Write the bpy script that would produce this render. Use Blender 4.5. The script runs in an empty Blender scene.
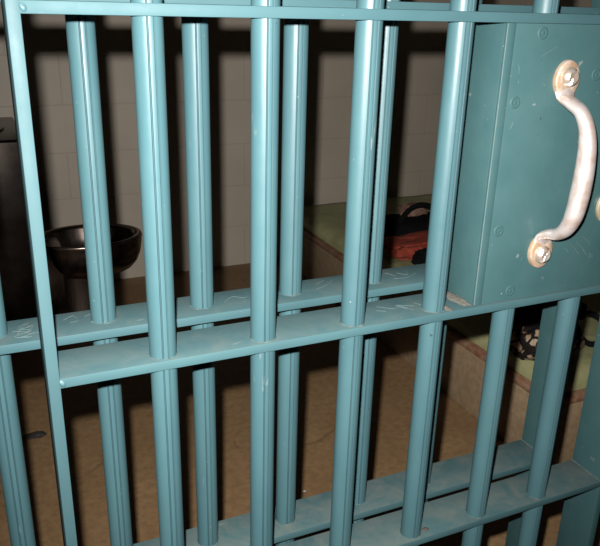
import bpy, bmesh, math, random
from mathutils import Vector, Matrix, noise
random.seed(7)
C = bpy.context.scene.collection
R = math.radians

# ------------------------------------------------------------------ helpers
def mesh_obj(name, bm, mat, parent=None, loc=(0, 0, 0), smooth=True, angle=35):
    me = bpy.data.meshes.new(name)
    bmesh.ops.recalc_face_normals(bm, faces=bm.faces)
    bm.to_mesh(me); bm.free()
    if smooth:
        for p in me.polygons: p.use_smooth = True
        me.set_sharp_from_angle(angle=R(angle))
    for q in (mat if isinstance(mat, (list, tuple)) else [mat]): me.materials.append(q)
    o = bpy.data.objects.new(name, me); C.objects.link(o)
    o.location = loc
    if parent: o.parent = parent
    return o

def empty(name, loc, label, cat, group=None):
    o = bpy.data.objects.new(name, None); C.objects.link(o)
    o.location = loc; o.empty_display_size = .05
    return tag(o, label, cat, group)

def tag(o, label, cat, group=None):
    o['label'] = label; o['category'] = cat
    if group: o['group'] = group
    return o

def box_bm(x0, x1, y0, y1, z0, z1, bev=0, seg=2, bm=None):
    own = bm is None
    b = bmesh.new()
    vs = [b.verts.new((x, y, z)) for x in (x0, x1) for y in (y0, y1) for z in (z0, z1)]
    for f in ((0, 1, 3, 2), (4, 6, 7, 5), (0, 4, 5, 1), (2, 3, 7, 6), (0, 2, 6, 4), (1, 5, 7, 3)):
        b.faces.new([vs[i] for i in f])
    bmesh.ops.recalc_face_normals(b, faces=b.faces)
    if bev: bmesh.ops.bevel(b, geom=b.edges[:], offset=bev, segments=seg, profile=.5, affect='EDGES')
    return b

def tube_bm(pts, radii, seg=14, bm=None, cap=True, flat=1.0):
    bm = bm or bmesh.new()
    pts = [Vector(p) for p in pts]
    if not hasattr(radii, '__len__'): radii = [radii] * len(pts)
    rings = []
    t0 = (pts[1] - pts[0]).normalized()
    ref = Vector((1, 0, 0)) if abs(t0.x) < .9 else Vector((0, 0, 1))
    u = (ref - ref.dot(t0) * t0).normalized()
    if not hasattr(flat, '__len__'): flat = [flat] * len(pts)
    for i, p in enumerate(pts):
        a = pts[max(i - 1, 0)]; c = pts[min(i + 1, len(pts) - 1)]
        t = (c - a).normalized()
        u = (u - u.dot(t) * t).normalized(); v = t.cross(u)
        rings.append([bm.verts.new(p + radii[i] * (math.cos(k * 2 * math.pi / seg) * u + flat[i] * math.sin(k * 2 * math.pi / seg) * v)) for k in range(seg)])
    for a, b in zip(rings, rings[1:]):
        for k in range(seg):
            bm.faces.new((a[k], a[(k + 1) % seg], b[(k + 1) % seg], b[k]))
    if cap:
        bm.faces.new(rings[0]); bm.faces.new(rings[-1])
    return bm

def catmull(pts, n=8):
    P = [Vector(p) for p in pts]; P = [2 * P[0] - P[1]] + P + [2 * P[-1] - P[-2]]
    out = []
    for i in range(1, len(P) - 2):
        for k in range(n):
            t = k / n
            out.append(.5 * ((2 * P[i]) + (P[i + 1] - P[i - 1]) * t + (2 * P[i - 1] - 5 * P[i] + 4 * P[i + 1] - P[i + 2]) * t * t + (3 * P[i] - P[i - 1] - 3 * P[i + 1] + P[i + 2]) * t ** 3))
    out.append(P[-2]); return out

def lathe_bm(prof, seg=48, sx=1, sy=1, cx=0, cy=0, bm=None):
    bm = bm or bmesh.new(); rings = []
    for r, z in prof:
        rings.append([bm.verts.new((cx + sx * r * math.cos(k * 2 * math.pi / seg), cy + sy * r * math.sin(k * 2 * math.pi / seg), z)) for k in range(seg)])
    for a, b in zip(rings, rings[1:]):
        for k in range(seg):
            bm.faces.new((a[k], a[(k + 1) % seg], b[(k + 1) % seg], b[k]))
    bm.faces.new(rings[0]); bm.faces.new(rings[-1])
    return bm

# ---------------------------------------------------------------- materials
TONE = .68      # overall depth of every paint and stain
class NT:
    def __init__(s, name):
        s.m = bpy.data.materials.new(name); s.m.use_nodes = True
        s.t = s.m.node_tree; s.n = s.t.nodes; s.b = s.n['Principled BSDF']
    def new(s, typ, **kw):
        n = s.n.new(typ)
        for k, v in kw.items(): setattr(n, k, v)
        return n
    def link(s, a, b): s.t.links.new(a, b)
    def coord(s, scale=(1, 1, 1), rot=(0, 0, 0)):
        g = s.new('ShaderNodeTexCoord'); m = s.new('ShaderNodeMapping')
        m.inputs['Scale'].default_value = scale; m.inputs['Rotation'].default_value = rot
        s.link(g.outputs['Object'], m.inputs[0]); return m.outputs[0]
    def wcoord(s, scale=(1, 1, 1), rot=(0, 0, 0)):
        g = s.new('ShaderNodeNewGeometry'); m = s.new('ShaderNodeMapping')
        m.inputs['Scale'].default_value = scale; m.inputs['Rotation'].default_value = rot
        s.link(g.outputs['Position'], m.inputs[0]); return m.outputs[0]
    def noise(s, vec, scale, detail=4, rough=.55, dist=0):
        n = s.new('ShaderNodeTexNoise'); s.link(vec, n.inputs['Vector'])
        n.inputs['Scale'].default_value = scale; n.inputs['Detail'].default_value = detail
        n.inputs['Roughness'].default_value = rough; n.inputs['Distortion'].default_value = dist
        return n.outputs['Fac']
    def ramp(s, fac, stops):
        n = s.new('ShaderNodeValToRGB'); s.link(fac, n.inputs[0]); e = n.color_ramp.elements
        while len(e) < len(stops): e.new(.5)
        for q, (p, c) in zip(e, stops):
            q.position = p; q.color = (c, c, c, 1) if not hasattr(c, '__len__') else (*c, 1)
        return n.outputs[0]
    def mix(s, fac, a, b, mode='MIX'):
        n = s.new('ShaderNodeMix', data_type='RGBA', blend_type=mode)
        for v, i in ((fac, 0), (a, 6), (b, 7)):
            if hasattr(v, 'is_linked') or hasattr(v, 'links'): s.link(v, n.inputs[i])
            elif i == 0: n.inputs[0].default_value = v
            else: n.inputs[i].default_value = (*v, 1)
        return n.outputs[2]
    def math(s, op, a, b=None, clamp=False):
        n = s.new('ShaderNodeMath', operation=op, use_clamp=clamp)
        for v, i in ((a, 0), (b, 1)):
            if v is None: continue
            if hasattr(v, 'links'): s.link(v, n.inputs[i])
            else: n.inputs[i].default_value = v
        return n.outputs[0]
    def bump(s, h, strength=.2, dist=.002):
        n = s.new('ShaderNodeBump'); s.link(h, n.inputs['Height'])
        n.inputs['Strength'].default_value = strength; n.inputs['Distance'].default_value = dist
        s.link(n.outputs[0], s.b.inputs['Normal'])
    def set(s, col=None, rough=None, metal=None, spec=None):
        if hasattr(col, 'links'): col = s.mix(1.0, col, (TONE, TONE, TONE), 'MULTIPLY')
        for v, k in ((col, 'Base Color'), (rough, 'Roughness'), (metal, 'Metallic'), (spec, 'Specular IOR Level')):
            if v is None: continue
            if hasattr(v, 'links'): s.link(v, s.b.inputs[k])
            elif hasattr(v, '__len__'): s.b.inputs[k].default_value = (*v, 1)
            else: s.b.inputs[k].default_value = v
        return s.m

def paint(name, a, b, dust=.5, rough=.34, streak=(1, 1, .25), spec=.18):
    s = NT(name); v = s.wcoord(streak); w = s.wcoord()
    n1 = s.noise(v, 22, 5)
    col = s.mix(s.ramp(n1, [(.35, 0), (.68, 1)]), a, b)
    # rubbed pale spots and tiny chips in the paint
    n2 = s.noise(v, 60, 3, .6)
    col = s.mix(s.ramp(n2, [(.70, 0), (.76, .3)]), col, (.22, .21, .19))
    n3 = s.noise(w, 240, 2)
    col = s.mix(s.ramp(n3, [(.76, 0), (.79, .8)]), col, (.17, .20, .19))
    n4 = s.noise(w, 150, 2)
    col = s.mix(s.ramp(n4, [(.77, 0), (.80, .85)]), col, (.012, .012, .012))
    # dust lying on the upward faces
    g = s.new('ShaderNodeNewGeometry'); sp = s.new('ShaderNodeSeparateXYZ'); s.link(g.outputs['Normal'], sp.inputs[0])
    up = s.ramp(sp.outputs['Z'], [(.6, 0), (.9, 1)])
    d = s.ramp(s.noise(w, 26, 5, .65, .6), [(.36, .12), (.66, 1)])
    fac = s.math('MULTIPLY', s.math('MULTIPLY', up, d), dust)
    col = s.mix(fac, col, (.105, .10, .078))
    r = s.math('ADD', rough, s.math('MULTIPLY', s.ramp(s.noise(w, 40, 4), [(.3, 0), (.7, 1)]), .12))
    r = s.math('ADD', r, s.math('MULTIPLY', fac, .5), True)
    s.bump(s.noise(v, 90, 3), .12, .0012)
    return s.set(col, r, 0, spec)

M = {}
M['teal'] = paint('teal gloss paint', (.0265, .061, .069), (.032, .071, .078), .45, .38)
M['teal_rail'] = paint('teal paint with thin dust', (.0245, .056, .063), (.030, .066, .072), .22, .54, (.3, 1, 1), .09)
M['teal_rail_low'] = paint('teal paint with thick dust', (.0245, .054, .060), (.030, .064, .069), .40, .54, (.3, 1, 1), .09)
M['teal_stile'] = paint('teal paint on stile', (.0235, .052, .058), (.028, .060, .066), .2, .52, (1, 1, .25), .12)
M['teal_box'] = paint('teal paint on plate', (.0215, .052, .0545), (.026, .058, .060), .5, .42, (1, 1, 1))

M['seam'] = paint('seam with painted shade', (.016, .040, .046), (.021, .048, .054), .3, .6, (1, 1, .25), .15)  # darker teal for the bar grooves, their shade put into the colour
def simple(name, a, b, scale=20, rough=.6, metal=0, bump=.1, lo=.35, hi=.65, det=5, spec=.5):
    s = NT(name); v = s.wcoord(); n = s.noise(v, scale, det)
    s.bump(n, bump, .004)
    return s.set(s.mix(s.ramp(n, [(lo, 0), (hi, 1)]), a, b), rough, metal, spec)
M['dust'] = simple('pale dust', (.066, .066, .055), (.10, .096, .082), 160, .95, 0, .5, spec=.08)
M['weld'] = simple('painted weld', (.024, .052, .057), (.058, .066, .058), 150, .95, 0, .5, spec=.08)
M['scratch'] = simple('scratched paint', (.055, .085, .085), (.075, .097, .093), 120, .7, spec=.08)
M['handle'] = simple('worn bare metal', (.66, .50, .43), (.80, .70, .66), 55, .38, .8, .12, .38, .55)
M['handle_dark'] = simple('tarnished metal', (.50, .335, .21), (.68, .55, .45), 60, .42, .7, .12, .42, .6)
M['bolt'] = simple('bright bolt head', (.52, .38, .29), (.64, .57, .50), 80, .3, .8, .1)
M['brass'] = simple('dull brass', (.38, .31, .19), (.48, .43, .32), 60, .4, .7, .1)
M['black'] = simple('black fabric', (.003, .003, .0035), (.007, .0065, .0065), 60, .95, 0, .3, spec=.08)
M['hole'] = simple('dark keyhole', (.004, .004, .004), (.006, .006, .006))
M['orange'] = simple('orange red cotton', (.21, .022, .006), (.29, .036, .010), 35, .85, 0, .4)
M['brown'] = simple('brown cloth', (.13, .062, .038), (.26, .15, .10), 40, .8, 0, .3)
M['litter'] = simple('dark litter', (.012, .010, .008), (.03, .022, .015), 60, .8)
M['chip'] = simple('pale chip', (.40, .38, .34), (.46, .44, .40), 60, .7)
M['ceiling'] = simple('ceiling paint', (.12, .10, .09), (.14, .12, .10), 4, .8)
M['rim'] = simple('worn red brown edge', (.18, .075, .038), (.26, .15, .09), 34, .6, 0, .3, .38, .6)

def steel():
    s = NT('brushed steel'); v = s.wcoord((1, 1, .15)); n = s.noise(v, 30, 5)
    return s.set(s.mix(n, (.16, .125, .105), (.26, .205, .175)), s.ramp(n, [(.2, .2), (.8, .33)]), 1)
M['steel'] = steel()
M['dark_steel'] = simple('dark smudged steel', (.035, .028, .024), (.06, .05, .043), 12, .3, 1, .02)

def blockwall(axis):
    s = NT('painted block wall ' + axis)
    g = s.new('ShaderNodeNewGeometry'); sp = s.new('ShaderNodeSeparateXYZ'); s.link(g.outputs['Position'], sp.inputs[0])
    cb = s.new('ShaderNodeCombineXYZ'); s.link(sp.outputs[axis], cb.inputs[0]); s.link(s.math('ADD', sp.outputs['Z'], 1.0), cb.inputs[1])
    br = s.new('ShaderNodeTexBrick'); s.link(cb.outputs[0], br.inputs['Vector'])
    br.inputs['Scale'].default_value = 1; br.inputs['Brick Width'].default_value = .44; br.inputs['Row Height'].default_value = .22
    br.inputs['Mortar Size'].default_value = .0035; br.inputs['Mortar Smooth'].default_value = .6
    w = s.wcoord(); n = s.noise(w, 3.5, 5)
    col = s.mix(s.ramp(n, [(.3, 0), (.7, 1)]), (.39, .335, .26), (.44, .38, .30))
    col = s.mix(s.math('MULTIPLY', br.outputs['Fac'], .22), col, (.24, .20, .17))
    h = s.math('SUBTRACT', s.math('MULTIPLY', s.noise(w, 60, 4), .15), br.outputs['Fac'])
    s.bump(h, .35, .003)
    return s.set(col, .6)
M['wall_x'] = blockwall('X'); M['wall_y'] = blockwall('Y')

def concrete(name, a, b, cracks=True):
    s = NT(name); w = s.wcoord()
    n = s.noise(w, 5, 8, .6); n2 = s.noise(w, 45, 6, .65)
    col = s.mix(s.ramp(n, [(.3, 0), (.7, 1)]), a, b)
    col = s.mix(s.ramp(n2, [(.38, .45), (.62, 0)]), col, tuple(c * .55 for c in a))
    n4 = s.noise(w, 120, 2)
    col = s.mix(s.ramp(n4, [(.72, 0), (.78, .6)]), col, tuple(min(1, c * 1.7) for c in b))
    n5 = s.noise(w, 90, 2)
    col = s.mix(s.ramp(n5, [(.73, 0), (.77, .8)]), col, (.03, .02, .015))
    h = n2
    if cracks:
        vo = s.new('ShaderNodeTexVoronoi', feature='DISTANCE_TO_EDGE'); vo.inputs['Scale'].default_value = 1.7
        mv = s.new('ShaderNodeVectorMath', operation='MULTIPLY_ADD'); nn = s.new('ShaderNodeTexNoise'); nn.inputs['Scale'].default_value = 6
        s.link(w, nn.inputs['Vector']); s.link(nn.outputs['Color'], mv.inputs[0]); mv.inputs[1].default_value = (.12, .12, .12); s.link(w, mv.inputs[2])
        s.link(mv.outputs[0], vo.inputs['Vector'])
        cr = s.ramp(vo.outputs['Distance'], [(.002, 1), (.007, 0)])
        brk = s.ramp(s.noise(w, 4, 2), [(.48, 0), (.62, .45)])
        fac = s.math('MULTIPLY', cr, brk)
        col = s.mix(fac, col, (.045, .026, .015))
    s.bump(h, .3, .004)
    return s.set(col, .62)
M['floor'] = concrete('worn brown concrete floor', (.235, .136, .060), (.30, .185, .088))
M['bench'] = concrete('brown concrete bunk', (.26, .178, .098), (.32, .228, .132), False)

def mattress_mat():
    s = NT('pale green vinyl'); w = s.wcoord()
    n = s.noise(w, 8, 5)
    col = s.mix(s.ramp(n, [(.3, 0), (.7, 1)]), (.285, .285, .135), (.36, .35, .18))
    s.bump(s.noise(w, 14, 4), .5, .012)
    return s.set(col, .5)
M['mattress'] = mattress_mat()

def leopard():
    s = NT('leopard print cloth'); w = s.wcoord()
    mv = s.new('ShaderNodeVectorMath', operation='MULTIPLY_ADD'); nn = s.new('ShaderNodeTexNoise'); nn.inputs['Scale'].default_value = 30
    s.link(w, nn.inputs['Vector']); s.link(nn.outputs['Color'], mv.inputs[0]); mv.inputs[1].default_value = (.03, .03, .03); s.link(w, mv.inputs[2])
    vo = s.new('ShaderNodeTexVoronoi', feature='DISTANCE_TO_EDGE'); vo.inputs['Scale'].default_value = 26; s.link(mv.outputs[0], vo.inputs['Vector'])
    e = s.ramp(vo.outputs['Distance'], [(.10, 0), (.17, 1)])
    n = s.noise(w, 22, 2)
    c2 = s.mix(s.ramp(n, [(.42, 0), (.58, 1)]), (.27, .16, .085), (.38, .30, .21))
    col = s.mix(e, (.012, .009, .008), c2)
    col = s.mix(s.ramp(s.noise(w, 17, 2), [(.53, 0), (.57, 1)]), col, (.012, .009, .008))
    return s.set(col, .85, 0, .1)
M['leopard'] = leopard()

# ---------------------------------------------------------- dimensions (m)
S = .11           # bar spacing on the door
BR = .0137        # bar radius
FZ = -1.0         # floor
W = 2.80          # back wall
TOP = 1.12
RH = .0103        # rail thickness
# ------------------------------------------------------------------ the cell
def struct(name, bm, mat):
    o = mesh_obj(name, bm, mat, None, (0, 0, 0), False); o['kind'] = 'structure'; return o
XL, XR = -.62, 2.48
struct('floor', box_bm(XL - .1, XR + .1, -1.6, W + .1, FZ - .1, FZ), M['floor'])
struct('wall_back', box_bm(XL - .1, XR + .1, W, W + .12, FZ, 1.32), M['wall_x'])
struct('wall_left', box_bm(XL - .12, XL, .2, W, FZ, 1.32), M['wall_y'])
struct('wall_right', box_bm(XR, XR + .12, .2, W, FZ, 1.32), M['wall_y'])
struct('ceiling', box_bm(XL - .12, XR + .12, .2, W + .12, 1.32, 1.42), M['ceiling'])

# ---------------------------------------------------------------- bar meshes
def bar_profile():
    pts = []; r = BR
    g = R(12.5); hw = R(4.2)
    angs = [(-g - hw, 1), (-g - hw * .3, .93), (-g + hw * .3, .93), (-g + hw, .995),
            (-g * .5, 1.0), (0, 1.0), (g * .5, 1.0),
            (g - hw, .995), (g - hw * .3, .93), (g + hw * .3, .93), (g + hw, 1)]
    n = 40; a0 = g + hw; span = 2 * math.pi - 2 * a0
    full = angs + [(a0 + span * k / n, 1) for k in range(1, n)]
    # angle 0 faces the corridor (-Y); positive towards +X
    return [(r * q * math.sin(a), -r * q * math.cos(a)) for a, q in full]
def bar_mesh(z0, z1):
    bm = bmesh.new(); prof = bar_profile(); zs = (z0, z1)
    rings = [[bm.verts.new((x, y, z)) for x, y in prof] for z in zs]
    n = len(prof)
    for k in range(n):
        bm.faces.new((rings[0][k], rings[0][(k + 1) % n], rings[1][(k + 1) % n], rings[1][k]))
    bm.faces.new(rings[0]); bm.faces.new(rings[1])
    bm.faces.ensure_lookup_table()
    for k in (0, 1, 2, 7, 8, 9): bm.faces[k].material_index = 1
    return bm
def weld_bm(sd):
    # low uneven bead of weld and grime round the foot of a bar
    bm = bmesh.new(); n = 40; rows = []
    for j, (dr, dz) in enumerate(((-.001, .0016), (.0006, .0013), (.0016, .0005), (.0022, -.0004))):
        row = []
        for k in range(n):
            a = k * 2 * math.pi / n
            q = .55 + .9 * noise.noise(Vector((math.cos(a) * 2.2, math.sin(a) * 2.2, sd * 3.1)))
            q = max(.15, q)
            r = BR + (dr if dr < 0 else dr * q * .9)
            row.append(bm.verts.new((r * math.cos(a), r * math.sin(a), dz * (q if dz > 0 else 1))))
        rows.append(row)
    for a, b in zip(rows, rows[1:]):
        for k in range(n): bm.faces.new((a[k], a[(k + 1) % n], b[(k + 1) % n], b[k]))
    return bm
def scratch_bm(lines, z, w=.0007, plane='Z', y=0):
    bm = bmesh.new()
    for ln in lines:
        p = [Vector((a, b, z)) if plane == 'Z' else Vector((a, y, b)) for a, b in ln]
        p = catmull(p, 4) if len(p) > 2 else p
        tube_bm(p, w, 4, bm, True)
    return bm

def flat(name, x0, x1, y0, y1, z0, z1, mat, root, bev=.0007):
    l = root.location
    return mesh_obj(name, box_bm(x0 - l.x, x1 - l.x, y0 - l.y, y1 - l.y, z0 - l.z, z1 - l.z, bev, 2), mat, root)

# ------------------------------------------------------------- the cell door
door = empty('cell_door', (.28, .014, FZ), 'front teal barred cell door with the lock box and metal pull handle', 'cell door')
L = door.location
YA, YB = -.0165, .045
flat('stile', -.1145, -.1035, YA, YB, FZ, TOP, M['teal_stile'], door, .0009)
flat('stile', .664, .678, YA, YB, FZ, TOP, M['teal_box'], door, .0022)
ROWS = [.3374, 0., -.336, -.673, -.975, .675, 1.02]
rails = []
for z in ROWS:
    rails.append(flat('rail', -.1040, .6645, YA, YB, z - RH, z, M['teal_rail'] if z > -.1 else M['teal_rail_low'], door))
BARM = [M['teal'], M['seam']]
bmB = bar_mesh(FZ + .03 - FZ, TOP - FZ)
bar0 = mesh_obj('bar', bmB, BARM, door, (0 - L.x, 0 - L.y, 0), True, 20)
weld0 = None
def put_welds(bar, rows, sd, Y0):
    global weld0
    for j, z in enumerate(rows):
        w = mesh_obj('weld_bead', weld_bm(sd * 7 + j), M['weld'], bar, (0, 0, z - FZ + .0))
def bars(root, xs, y, rows, proto_mesh, sd):
    out = []
    for i, x in enumerate(xs):
        b = bpy.data.objects.new('bar', proto_mesh); C.objects.link(b); b.parent = root
        b.location = (x - root.location.x, y - root.location.y, 0); out.append(b)
        put_welds(b, rows, sd + i, y)
    return out
# first bar is bar0, the others share its mesh
put_welds(bar0, (0., -.336), 0, 0)
bars(door, [S * i for i in range(1, 4)], 0, (0., -.336), bar0.data, 1)
# the last two bars are interrupted by the lock box
for i in (4, 5):
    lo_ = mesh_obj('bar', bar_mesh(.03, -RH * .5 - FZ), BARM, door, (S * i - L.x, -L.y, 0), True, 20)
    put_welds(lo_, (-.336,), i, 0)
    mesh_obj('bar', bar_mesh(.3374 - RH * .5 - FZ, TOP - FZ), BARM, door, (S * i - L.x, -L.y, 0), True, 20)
def seam_weld(rail, root, x, y0, y1, z, sd):
    l = root.location; n = 26
    pts = [(x - l.x, y0 + (y1 - y0) * k / n - l.y, z - l.z) for k in range(n + 1)]
    rr = [.0015 * (.6 + 1.2 * abs(noise.noise(Vector((k * .45, sd, 0))))) for k in range(n + 1)]
    mesh_obj('weld_seam', tube_bm(pts, rr, 8), M['weld'], rail)
for k in (1, 2): seam_weld(rails[k], door, .6640, YA + .001, YB, ROWS[k], k)
# weld blobs where the rails meet the left stile
for z in (.3374, 0.):
    bm = bmesh.new(); bmesh.ops.create_icosphere(bm, subdivisions=3, radius=.0036)
    for v in bm.verts: v.co *= 1 + .25 * noise.noise(v.co * 300)
    bmesh.ops.scale(bm, vec=(1, .8, 1.2), verts=bm.verts)
    mesh_obj('weld_blob', bm, M['teal'], rails[0 if z else 1], (-.1015 - L.x, -.0150 - L.y, z - RH * .5 - FZ))

# lock box: sheet steel body with a flange and a screwed cover plate
BX0, BX1, BY0, BY1 = .3815, .664, -.0122, .060
lock = flat('lock_box', BX0, BX1, -.0085, BY1, 0.0, .3272, M['teal_box'], door, .0012)
def sub(name, bm, mat, parent, loc=(0, 0, 0), **k):
    return mesh_obj(name, bm, mat, parent, loc, **k)
def bx(x0, x1, y0, y1, z0, z1, bev, seg=2):
    return box_bm(x0 - L.x, x1 - L.x, y0 - L.y, y1 - L.y, z0 - L.z, z1 - L.z, bev, seg)
sub('side_flange', bx(BX0, .3930, BY0, -.008, .0, .3272, .0013), M['teal_box'], lock)
sub('cover_plate', bx(.3937, BX1, BY0 + .0002, -.008, .0, .3272, .0008), M['teal_box'], lock)
sub('worn_edge', tube_bm([(BX0 + .0006 - L.x, BY0 + .0006 - L.y, .001 + .3255 * k / 12 - L.z) for k in range(13)], [.0007 * (.8 + .5 * abs(noise.noise(Vector((k * .7, 3, 1))))) for k in range(13)], 8), M['scratch'], lock)
def screw(x, z, r=.0062):
    bm = bmesh.new()
    prof = [(r * 1.15, 0), (r * 1.05, .0004), (r * .9, .0007), (r * .72, .0007), (r * .62, .0004), (r * .40, .0004), (r * .30, .0007), (r * .02, .0008)]
    lathe_bm(prof, 20, bm=bm)
    bmesh.ops.rotate(bm, cent=(0, 0, 0), matrix=Matrix.Rotation(R(90), 3, 'X'), verts=bm.verts)
    sub('screw', bm, M['teal_box'], lock, (x - L.x, BY0 + .0002 - L.y, z - L.z))
for x, z in ((.4305, .3170), (.4045, .2434), (.4050, .0935), (.4355, .0125), (.5185, .2718), (.62, .3170), (.62, .0125)):
    screw(x, z)
sl = []
for x0, z0, x1, z1 in ((.432, .292, .452, .302), (.404, .274, .402, .284), (.402, .214, .4045, .222), (.522, .064, .540, .048), (.532, .066, .553, .046), (.513, .060, .521, .053), (.541, .072, .556, .060), (.405, .264, .404, .268)):
    sl.append([(x0 - L.x, z0 - L.z), ((x0 + x1) / 2 - L.x + .001, (z0 + z1) / 2 - L.z + .0006), (x1 - L.x, z1 - L.z)])
for q in sl: sub('scratch_mark', scratch_bm([q], 0, .00022, 'Y', BY0 - L.y), M['scratch'], lock)
# keyhole escutcheon
bm = lathe_bm([(.0235, 0), (.0235, .003), (.021, .0046), (.008, .0052), (.0075, .003), (.0005, .003)], 40)
bmesh.ops.rotate(bm, cent=(0, 0, 0), matrix=Matrix.Rotation(R(90), 3, 'X'), verts=bm.verts)
key = sub('keyhole_plate', bm, M['brass'], lock, (.5785 - L.x, BY0 - L.y, .1095 - L.z))
bm = box_bm(-.002, .002, -.0045, -.0025, -.006, .005, .0003)
# dust gathered in the corner of the mid rail beside the box, and scratched marks on the rail
def dust_patch(cx, cy, z, rx, ry, parent, sd, tri=False):
    bm = bmesh.new(); n = 26; nr = 5
    c = bm.verts.new((cx - L.x, cy - L.y, z + .0016 - L.z)); prev = None
    for j in range(1, nr + 1):
        ring = []
        for k in range(n):
            a = k * 2 * math.pi / n
            q = (j / nr) * (1 + .45 * noise.noise(Vector((math.cos(a) * 1.7, math.sin(a) * 1.7, sd))))
            x, y = cx + rx * q * math.cos(a), cy + ry * q * math.sin(a)
            x = min(x, .3812)
            ring.append(bm.verts.new((x - L.x, y - L.y, z + .0016 * (1 - (j / nr) ** 2) - .0001 - L.z)))
        for k in range(n):
            if prev: bm.faces.new((prev[k], prev[(k + 1) % n], ring[(k + 1) % n], ring[k]))
            else: bm.faces.new((c, ring[k], ring[(k + 1) % n]))
        prev = ring
    return sub('dust_patch', bm, M['dust'], parent)
dust_patch(.378, .014, 0, .013, .024, rails[1], 2.0)
dust_patch(.346, -.004, 0, .006, .012, rails[1], 5.0)
def rail_scratches(rail, root, z, segs):
    l = root.location
    for s in segs: mesh_obj('scratch_mark', scratch_bm([[(x - l.x, y - l.y) for x, y in s]], z - l.z, .00022), M['scratch'], rail)
rail_scratches(rails[1], door, 0, [[(.268, .028), (.285, .016), (.296, .020), (.305, .004)], [(.30, .010), (.292, .024), (.312, .014)], [(.262, .018), (.272, .012)], [(.318, .022), (.325, .010), (.333, .016)]])
# dried blob on the bottom rail
bm = bmesh.new(); bmesh.ops.create_icosphere(bm, subdivisions=3, radius=.004)
for v in bm.verts: v.co *= 1 + .4 * noise.noise(v.co * 260)
bmesh.ops.scale(bm, vec=(1.4, .8, .35), verts=bm.verts)
sub('dried_blob', bm, M['litter'], rails[2], (.352 - L.x, -.0035 - L.y, -.3355 - FZ))

# pull handle bolted to the cover plate
HX = .4715
def pad_bm(zc, up):
    # upright rounded pad: wide round end, narrowing towards the grip
    bm = bmesh.new(); n = 36; rows = []
    for (sc, yy) in ((1.0, 0), (1.02, -.0025), (.98, -.0052), (.90, -.0062), (.55, -.0064), (.02, -.0060)):
        row = []
        for k in range(n):
            a = k * 2 * math.pi / n
            x = .0175 * math.sin(a); z = .0225 * math.cos(a)
            if z * up < 0: x *= 1 - .28 * (abs(z) / .0225) ** 2
            row.append(bm.verts.new((x * sc, yy, z * sc)))
        rows.append(row)
    for a, b in zip(rows, rows[1:]):
        for k in range(n): bm.faces.new((a[k], a[(k + 1) % n], b[(k + 1) % n], b[k]))
    bm.faces.new(rows[0]); bm.faces.new(rows[-1])
    return bm
hz0, hz1 = .0625, .2665
path = [(0, -.0148, .2580), (0, -.0180, .2475), (0, -.0300, .2420), (0, -.0450, .2345), (0, -.0565, .2190), (0, -.0620, .1970), (0, -.0635, .1700), (0, -.0622, .1430), (0, -.0588, .1190), (0, -.0510, .1010), (0, -.0390, .0908), (0, -.0260, .0868), (0, -.0172, .0820), (0, -.0148, .0700)]
rad = [.0140, .0134, .0105, .0088, .0090, .0100, .0110, .0112, .0106, .0094, .0086, .0100, .0130, .0135]
flt = [.25, .36, .62, .85, .95, 1, 1, 1, 1, .95, .85, .62, .36, .25]
def along(v): return [v[min(i // 6, len(v) - 1)] + (v[min(i // 6 + 1, len(v) - 1)] - v[min(i // 6, len(v) - 1)]) * (i % 6) / 6 for i in range(len(cp))]
cp = catmull([(x + HX - L.x, y - L.y, z - L.z) for x, y, z in path], 6)
cr = along(rad); cf = along(flt)
handle = sub('pull_handle', tube_bm(cp, cr, 20, None, True, cf), M['handle'], door)
handle['label'] = 'worn bare metal pull handle'
for zc, up in ((hz1, 1), (hz0, -1)):
    sub('mounting_pad', pad_bm(zc, up), M['handle_dark'], handle, (HX - L.x, BY0 - L.y, zc - L.z))
    zb = zc + .004 * up
    bm = lathe_bm([(.0115, 0), (.0113, .002), (.0098, .0056), (.0066, .0080), (.0005, .0090)], 28)
    # slot cut across the dome
    for v in bm.verts:
        if abs(v.co.x * .8 - v.co.y * .6) < .0016 and v.co.z > .003: v.co.z -= .0022
    bmesh.ops.rotate(bm, cent=(0, 0, 0), matrix=Matrix.Rotation(R(90), 3, 'X'), verts=bm.verts)
    sub('bolt', bm, M['bolt'], handle, (HX - L.x, BY0 - .0060 - L.y, zb - L.z))

# --------------------------------------------------- fixed grille behind it
GY = .0983
gr = empty('cell_front_grille', (.18, GY, FZ), 'fixed teal barred grille standing right behind the front cell door', 'cell bars')
G = gr.location
GA, GB = GY - .0305, GY + .0309
gz = [.3452, .0046, -.3429, -.68, -.975, .68, 1.02]
grails = [flat('rail', -.42, .6345, GA, GB, z - RH, z, M['teal_rail'] if z > -.1 else M['teal_rail_low'], gr) for z in gz]
flat('stile', .634, .650, GA, GB, FZ, TOP, M['teal_box'], gr, .0022)
for k in (1, 2): seam_weld(grails[k], gr, .6340, GA + .001, GB, gz[k], k + 5)
gx = [-.0429 + .1138 * (i - 1) for i in range(-1, 7)]
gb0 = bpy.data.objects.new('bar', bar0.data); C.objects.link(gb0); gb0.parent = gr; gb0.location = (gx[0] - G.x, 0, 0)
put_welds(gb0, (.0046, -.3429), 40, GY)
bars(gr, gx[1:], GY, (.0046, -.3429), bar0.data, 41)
gs = []
def wob(x0, y0, n, dx, dy):
    p = []
    for i in range(n): p.append((x0 + random.uniform(-dx, dx), y0 + random.uniform(-dy, dy)))
    return p
for k in range(5): gs.append(wob(-.125, GY, 5, .014, .022))
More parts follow.
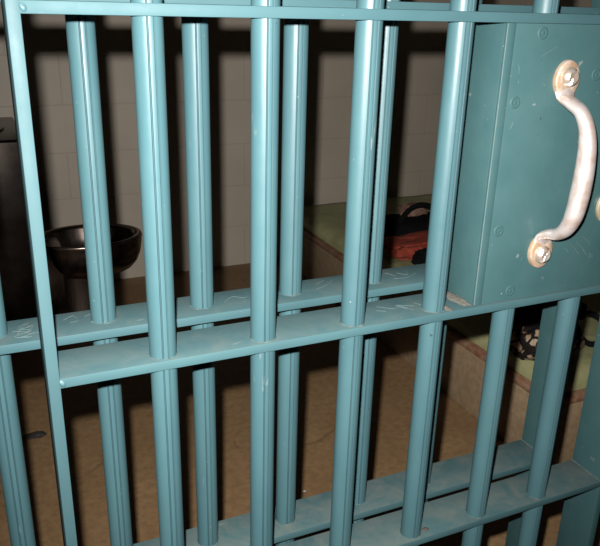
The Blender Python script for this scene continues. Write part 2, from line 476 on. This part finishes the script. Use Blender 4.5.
gs += [[(-.085, GY + .012), (-.074, GY + .02), (-.07, GY + .006), (-.079, GY + .002)], [(-.062, GY + .014), (-.052, GY + .018), (-.048, GY + .006)],
       [(.098, GY - .002), (.112, GY + .010), (.124, GY + .002), (.130, GY + .006)], [(.128, GY - .012), (.134, GY + .004)], [(.120, GY - .010), (.124, GY - .004)],
       [(.218, GY - .004), (.236, GY + .004), (.252, GY + .018)], [(.226, GY + .012), (.240, GY + .020)],
       [(.322, GY + .004), (.33, GY + .016), (.338, GY + .002)], [(.345, GY + .012), (.356, GY), (.362, GY + .014)], [(.33, GY - .006), (.35, GY - .008), (.37, GY + .002)]]
rail_scratches(grails[1], gr, .0046, gs)

# ------------------------------------------------------------ concrete bunk
BXL, BYN, BZ = 1.3145, .709, -.745
bunk = empty('concrete_bunk', (1.9, 1.75, FZ), 'long low brown concrete bunk along the right side of the cell', 'bunk')
flat('base', BXL + .004, XR - .002, BYN + .004, W - .002, FZ, BZ - .03, M['bench'], bunk, .006)
flat('worn_edge', BXL, XR - .002, BYN, W - .002, BZ - .03, BZ, M['rim'], bunk, .010)

# green mattress
def mattress():
    bm = bmesh.new(); nx, ny = 24, 60
    x0, x1, y0, y1 = BXL + .022, XR - .06, BYN + .025, W - .03
    th = .062
    rows = []
    def pt(i, j, top):
        u, v = i / nx, j / ny; x, y = x0 + (x1 - x0) * u, y0 + (y1 - y0) * v
        e = min(min(u, 1 - u) * (x1 - x0), min(v, 1 - v) * (y1 - y0))
        rr = .024; k = 0 if e >= rr else rr - math.sqrt(max(0, rr * rr - (rr - e) ** 2))
        z = BZ + th - k * 1.1 + .005 * noise.noise(Vector((x * 5, y * 4, 1.3))) + .003 * noise.noise(Vector((x * 14, y * 11, 4)))
        return Vector((x, y, z if top else BZ + .001))
    T = [[bm.verts.new(pt(i, j, 1)) for j in range(ny + 1)] for i in range(nx + 1)]
    Bv = [[bm.verts.new(pt(i, j, 0)) if i in (0, nx) or j in (0, ny) else None for j in range(ny + 1)] for i in range(nx + 1)]
    for i in range(nx):
        for j in range(ny): bm.faces.new((T[i][j], T[i + 1][j], T[i + 1][j + 1], T[i][j + 1]))
    for i in range(nx):
        for j in (0, ny): bm.faces.new((T[i][j], T[i + 1][j], Bv[i + 1][j], Bv[i][j]))
    for j in range(ny):
        for i in (0, nx): bm.faces.new((T[i][j], T[i][j + 1], Bv[i][j + 1], Bv[i][j]))
    return bm
mo = mesh_obj('mattress', mattress(), M['mattress'], None, (0, 0, 0), True, 60)
tag(mo, 'thin pale green mattress lying on the concrete bunk', 'mattress')
MZ = BZ + .062

# soft crumpled lump resting on a level
def lump(cx, cy, z0, rx, ry, h, amp=.25, fr=9, sd=0, seg=40, rings=22, power=.7):
    bm = bmesh.new(); bmesh.ops.create_uvsphere(bm, u_segments=seg, v_segments=rings, radius=1)
    for v in bm.verts:
        d = v.co.copy()
        k = 1 + amp * noise.noise(d * 1.6 + Vector((sd, 0, 0))) + amp * .5 * noise.noise(d * 4 + Vector((0, sd, 0))) + amp * .22 * noise.noise(d * fr + Vector((0, 0, sd)))
        sq = lambda t: math.copysign(abs(t) ** power, t)
        v.co = Vector((cx + rx * sq(d.x) * k, cy + ry * sq(d.y) * k, max(z0, z0 + h * .5 + h * .5 * sq(d.z) * k)))
    return bm

# far pile: orange garment, black bag with its arched handle, brown bundle
def shift(bm, axis, side, to):
    # slide a lump until it just meets a limit
    v = [q.co[axis] for q in bm.verts]; d = to - (min(v) if side < 0 else max(v))
    for q in bm.verts: q.co[axis] += d
    v = [q.co[1] for q in bm.verts]
    return bm, min(v), max(v), max(q.co[2] for q in bm.verts)
MS = MZ + .0055
gb_, g0, g1, _ = shift(lump(1.58, 0, MS, .20, .085, .078, .32, 8, 3), 1, 1, 1.925)
bb_, b0, b1, btop = shift(lump(0, 0, 0, .26, .11, .105, .16, 7, 9), 1, -1, 1.930 - 2.04)
kb_, k0, k1, _ = shift(lump(1.505, 0, MS, .050, .035, .068, .3, 8, 12), 1, 1, g0 - .001)
gar = mesh_obj('orange_garment', gb_, M['orange'])
tag(gar, 'crumpled orange-red garment on the mattress in front of the black bag', 'garment')
bag = empty('black_bag', (1.68, 2.04, MS), 'black soft bag with an arched strap behind the orange garment', 'bag')
mesh_obj('bag_body', bb_, M['black'], bag)
arc = catmull([(-.13, -.05, .07), (-.115, -.05, .115), (-.07, -.045, .155), (-.01, -.04, .168), (.06, -.04, .145), (.10, -.04, .075)], 6)
mesh_obj('strap', tube_bm(arc, .014, 10, None, True, .6), M['black'], bag)
br = mesh_obj('brown_bundle', lump(1.660, 2.055, MS + btop + .001, .065, .05, .05, .3, 8, 6), M['brown'])
tag(br, 'brown cloth bundle lying on top of the black bag', 'cloth')
bk = mesh_obj('black_cloth', kb_, M['black'])
tag(bk, 'black crumpled cloth in front of the orange garment', 'cloth')

# leopard print bag with a black top and a looped strap, near end of the bunk
lb = empty('leopard_print_bag', (1.398, .885, MS), 'leopard print bag with black top and strap, near end of the mattress', 'bag')
mesh_obj('bag_body', lump(0, 0, 0, .12, .10, .125, .20, 7, 21), M['leopard'], lb)
mesh_obj('bag_top', lump(.02, .03, .085, .13, .085, .085, .28, 7, 25), M['black'], lb)
lo = catmull([(.11, -.03, .13), (.16, -.05, .125), (.20, -.075, .090), (.200, -.075, .060), (.175, -.075, .035), (.14, -.07, .035), (.11, -.055, .06)], 6)
mesh_obj('strap', tube_bm(lo, .009, 10, None, True, .6), M['black'], lb)
lo2 = catmull([(-.09, -.04, .10), (-.06, -.07, .13), (.0, -.085, .14), (.05, -.07, .145), (.09, -.04, .13)], 6)
mesh_obj('strap', tube_bm(lo2, .008, 10, None, True, .6), M['black'], lb)

# --------------------------------------------- stainless steel toilet unit
to = empty('steel_toilet', (.0, 2.4, FZ), 'dark stainless steel cell toilet with a wide oval bowl by the back wall', 'toilet')
T = to.location
BCX, BCY, RZ = .225, 2.385, -.62
cxx, cyy = BCX - T.x, BCY - T.y
z_ = RZ - FZ
prof_out = [(.50, z_ - .158), (.66, z_ - .154), (.80, z_ - .138), (.90, z_ - .112), (.965, z_ - .075), (.995, z_ - .035), (1.0, z_ - .012), (1.012, z_ - .004), (1.0, z_ + .004), (.97, z_ + .006), (.90, z_ + .002), (.86, z_ - .010), (.82, z_ - .045), (.70, z_ - .09), (.45, z_ - .125), (.10, z_ - .135)]
mesh_obj('bowl', lathe_bm(prof_out, 64, .232, .165, cxx, cyy), M['steel'], to, (0, 0, 0), True, 70)
mesh_obj('pedestal', lathe_bm([(.60, 0), (.60, .02), (.55, .04), (.56, RZ - FZ - .155)], 48, .232, .165, cxx - .03, cyy), M['steel'], to)
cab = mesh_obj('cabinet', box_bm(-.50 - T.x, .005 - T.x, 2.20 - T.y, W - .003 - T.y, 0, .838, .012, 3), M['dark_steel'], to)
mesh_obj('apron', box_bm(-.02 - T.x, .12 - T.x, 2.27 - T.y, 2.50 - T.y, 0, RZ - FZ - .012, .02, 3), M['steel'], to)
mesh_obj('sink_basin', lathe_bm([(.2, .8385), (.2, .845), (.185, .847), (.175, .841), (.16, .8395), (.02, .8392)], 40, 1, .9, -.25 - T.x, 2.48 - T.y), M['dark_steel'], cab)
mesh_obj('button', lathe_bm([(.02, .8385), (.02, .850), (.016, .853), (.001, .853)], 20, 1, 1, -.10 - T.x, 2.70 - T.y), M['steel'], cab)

# ----------------------------------------------------------- floor litter
lit = mesh_obj('dead_leaf', lump(-.100, 1.488, FZ, .036, .016, .012, .5, 6, 31, 20, 12, .9), M['litter'])
tag(lit, 'small dark curled scrap on the cell floor left of the door stile', 'litter')
c1 = mesh_obj('paint_chip', lump(.60, .905, FZ, .0045, .0035, .003, .4, 5, 33, 14, 8, .9), M['chip'])
tag(c1, 'tiny pale chip on the floor seen just above the bottom rail', 'chip')
c2 = mesh_obj('paint_chip', lump(1.02, 1.50, FZ, .005, .004, .003, .4, 5, 35, 14, 8, .9), M['chip'])
tag(c2, 'tiny pale chip on the floor near the foot of the concrete bunk', 'chip')

# ------------------------------------------------------------------- camera
yaw, pit, rol = R(24.586), R(-20.750), R(1.5694)
fw = Vector((math.sin(yaw) * math.cos(pit), math.cos(yaw) * math.cos(pit), math.sin(pit)))
rt = fw.cross(Vector((0, 0, 1))).normalized(); up = rt.cross(fw)
r2 = math.cos(rol) * rt + math.sin(rol) * up; u2 = -math.sin(rol) * rt + math.cos(rol) * up
cam = bpy.data.cameras.new('camera'); co = bpy.data.objects.new('camera', cam); C.objects.link(co)
cp_ = Vector((-.1452, -.6501, .3398))
mw = Matrix((r2, u2, -fw)).transposed().to_4x4(); mw.translation = cp_
co.matrix_world = mw
cam.sensor_fit = 'HORIZONTAL'; cam.sensor_width = 36; cam.lens = 36 * 709.506 / 600
cam.clip_start = .01
bpy.context.scene.camera = co

# --------------------------------------------- the compact camera's own flash
fl = bpy.data.lights.new('camera_flash', 'SPOT'); fl.shadow_soft_size = .0065
fl.spot_size = R(92); fl.spot_blend = 1.0
fl.energy = 300.0; fl.color = (1.0, .975, .95)
fo = bpy.data.objects.new('camera_flash', fl); C.objects.link(fo)
mf = mw.copy(); mf.translation = cp_ - r2 * .018 + u2 * .042
fo.matrix_world = mf
# faint ambient light of the corridor
wd = bpy.data.worlds.new('world'); bpy.context.scene.world = wd; wd.use_nodes = True
wd.node_tree.nodes['Background'].inputs[0].default_value = (.55, .65, .9, 1)
wd.node_tree.nodes['Background'].inputs[1].default_value = .004

vs = bpy.context.scene.view_settings
bpy.context.scene.display_settings.display_device = 'sRGB'
vs.view_transform = 'Standard'; vs.look = 'None'; vs.exposure = 0; vs.gamma = 1; vs.use_curve_mapping = False
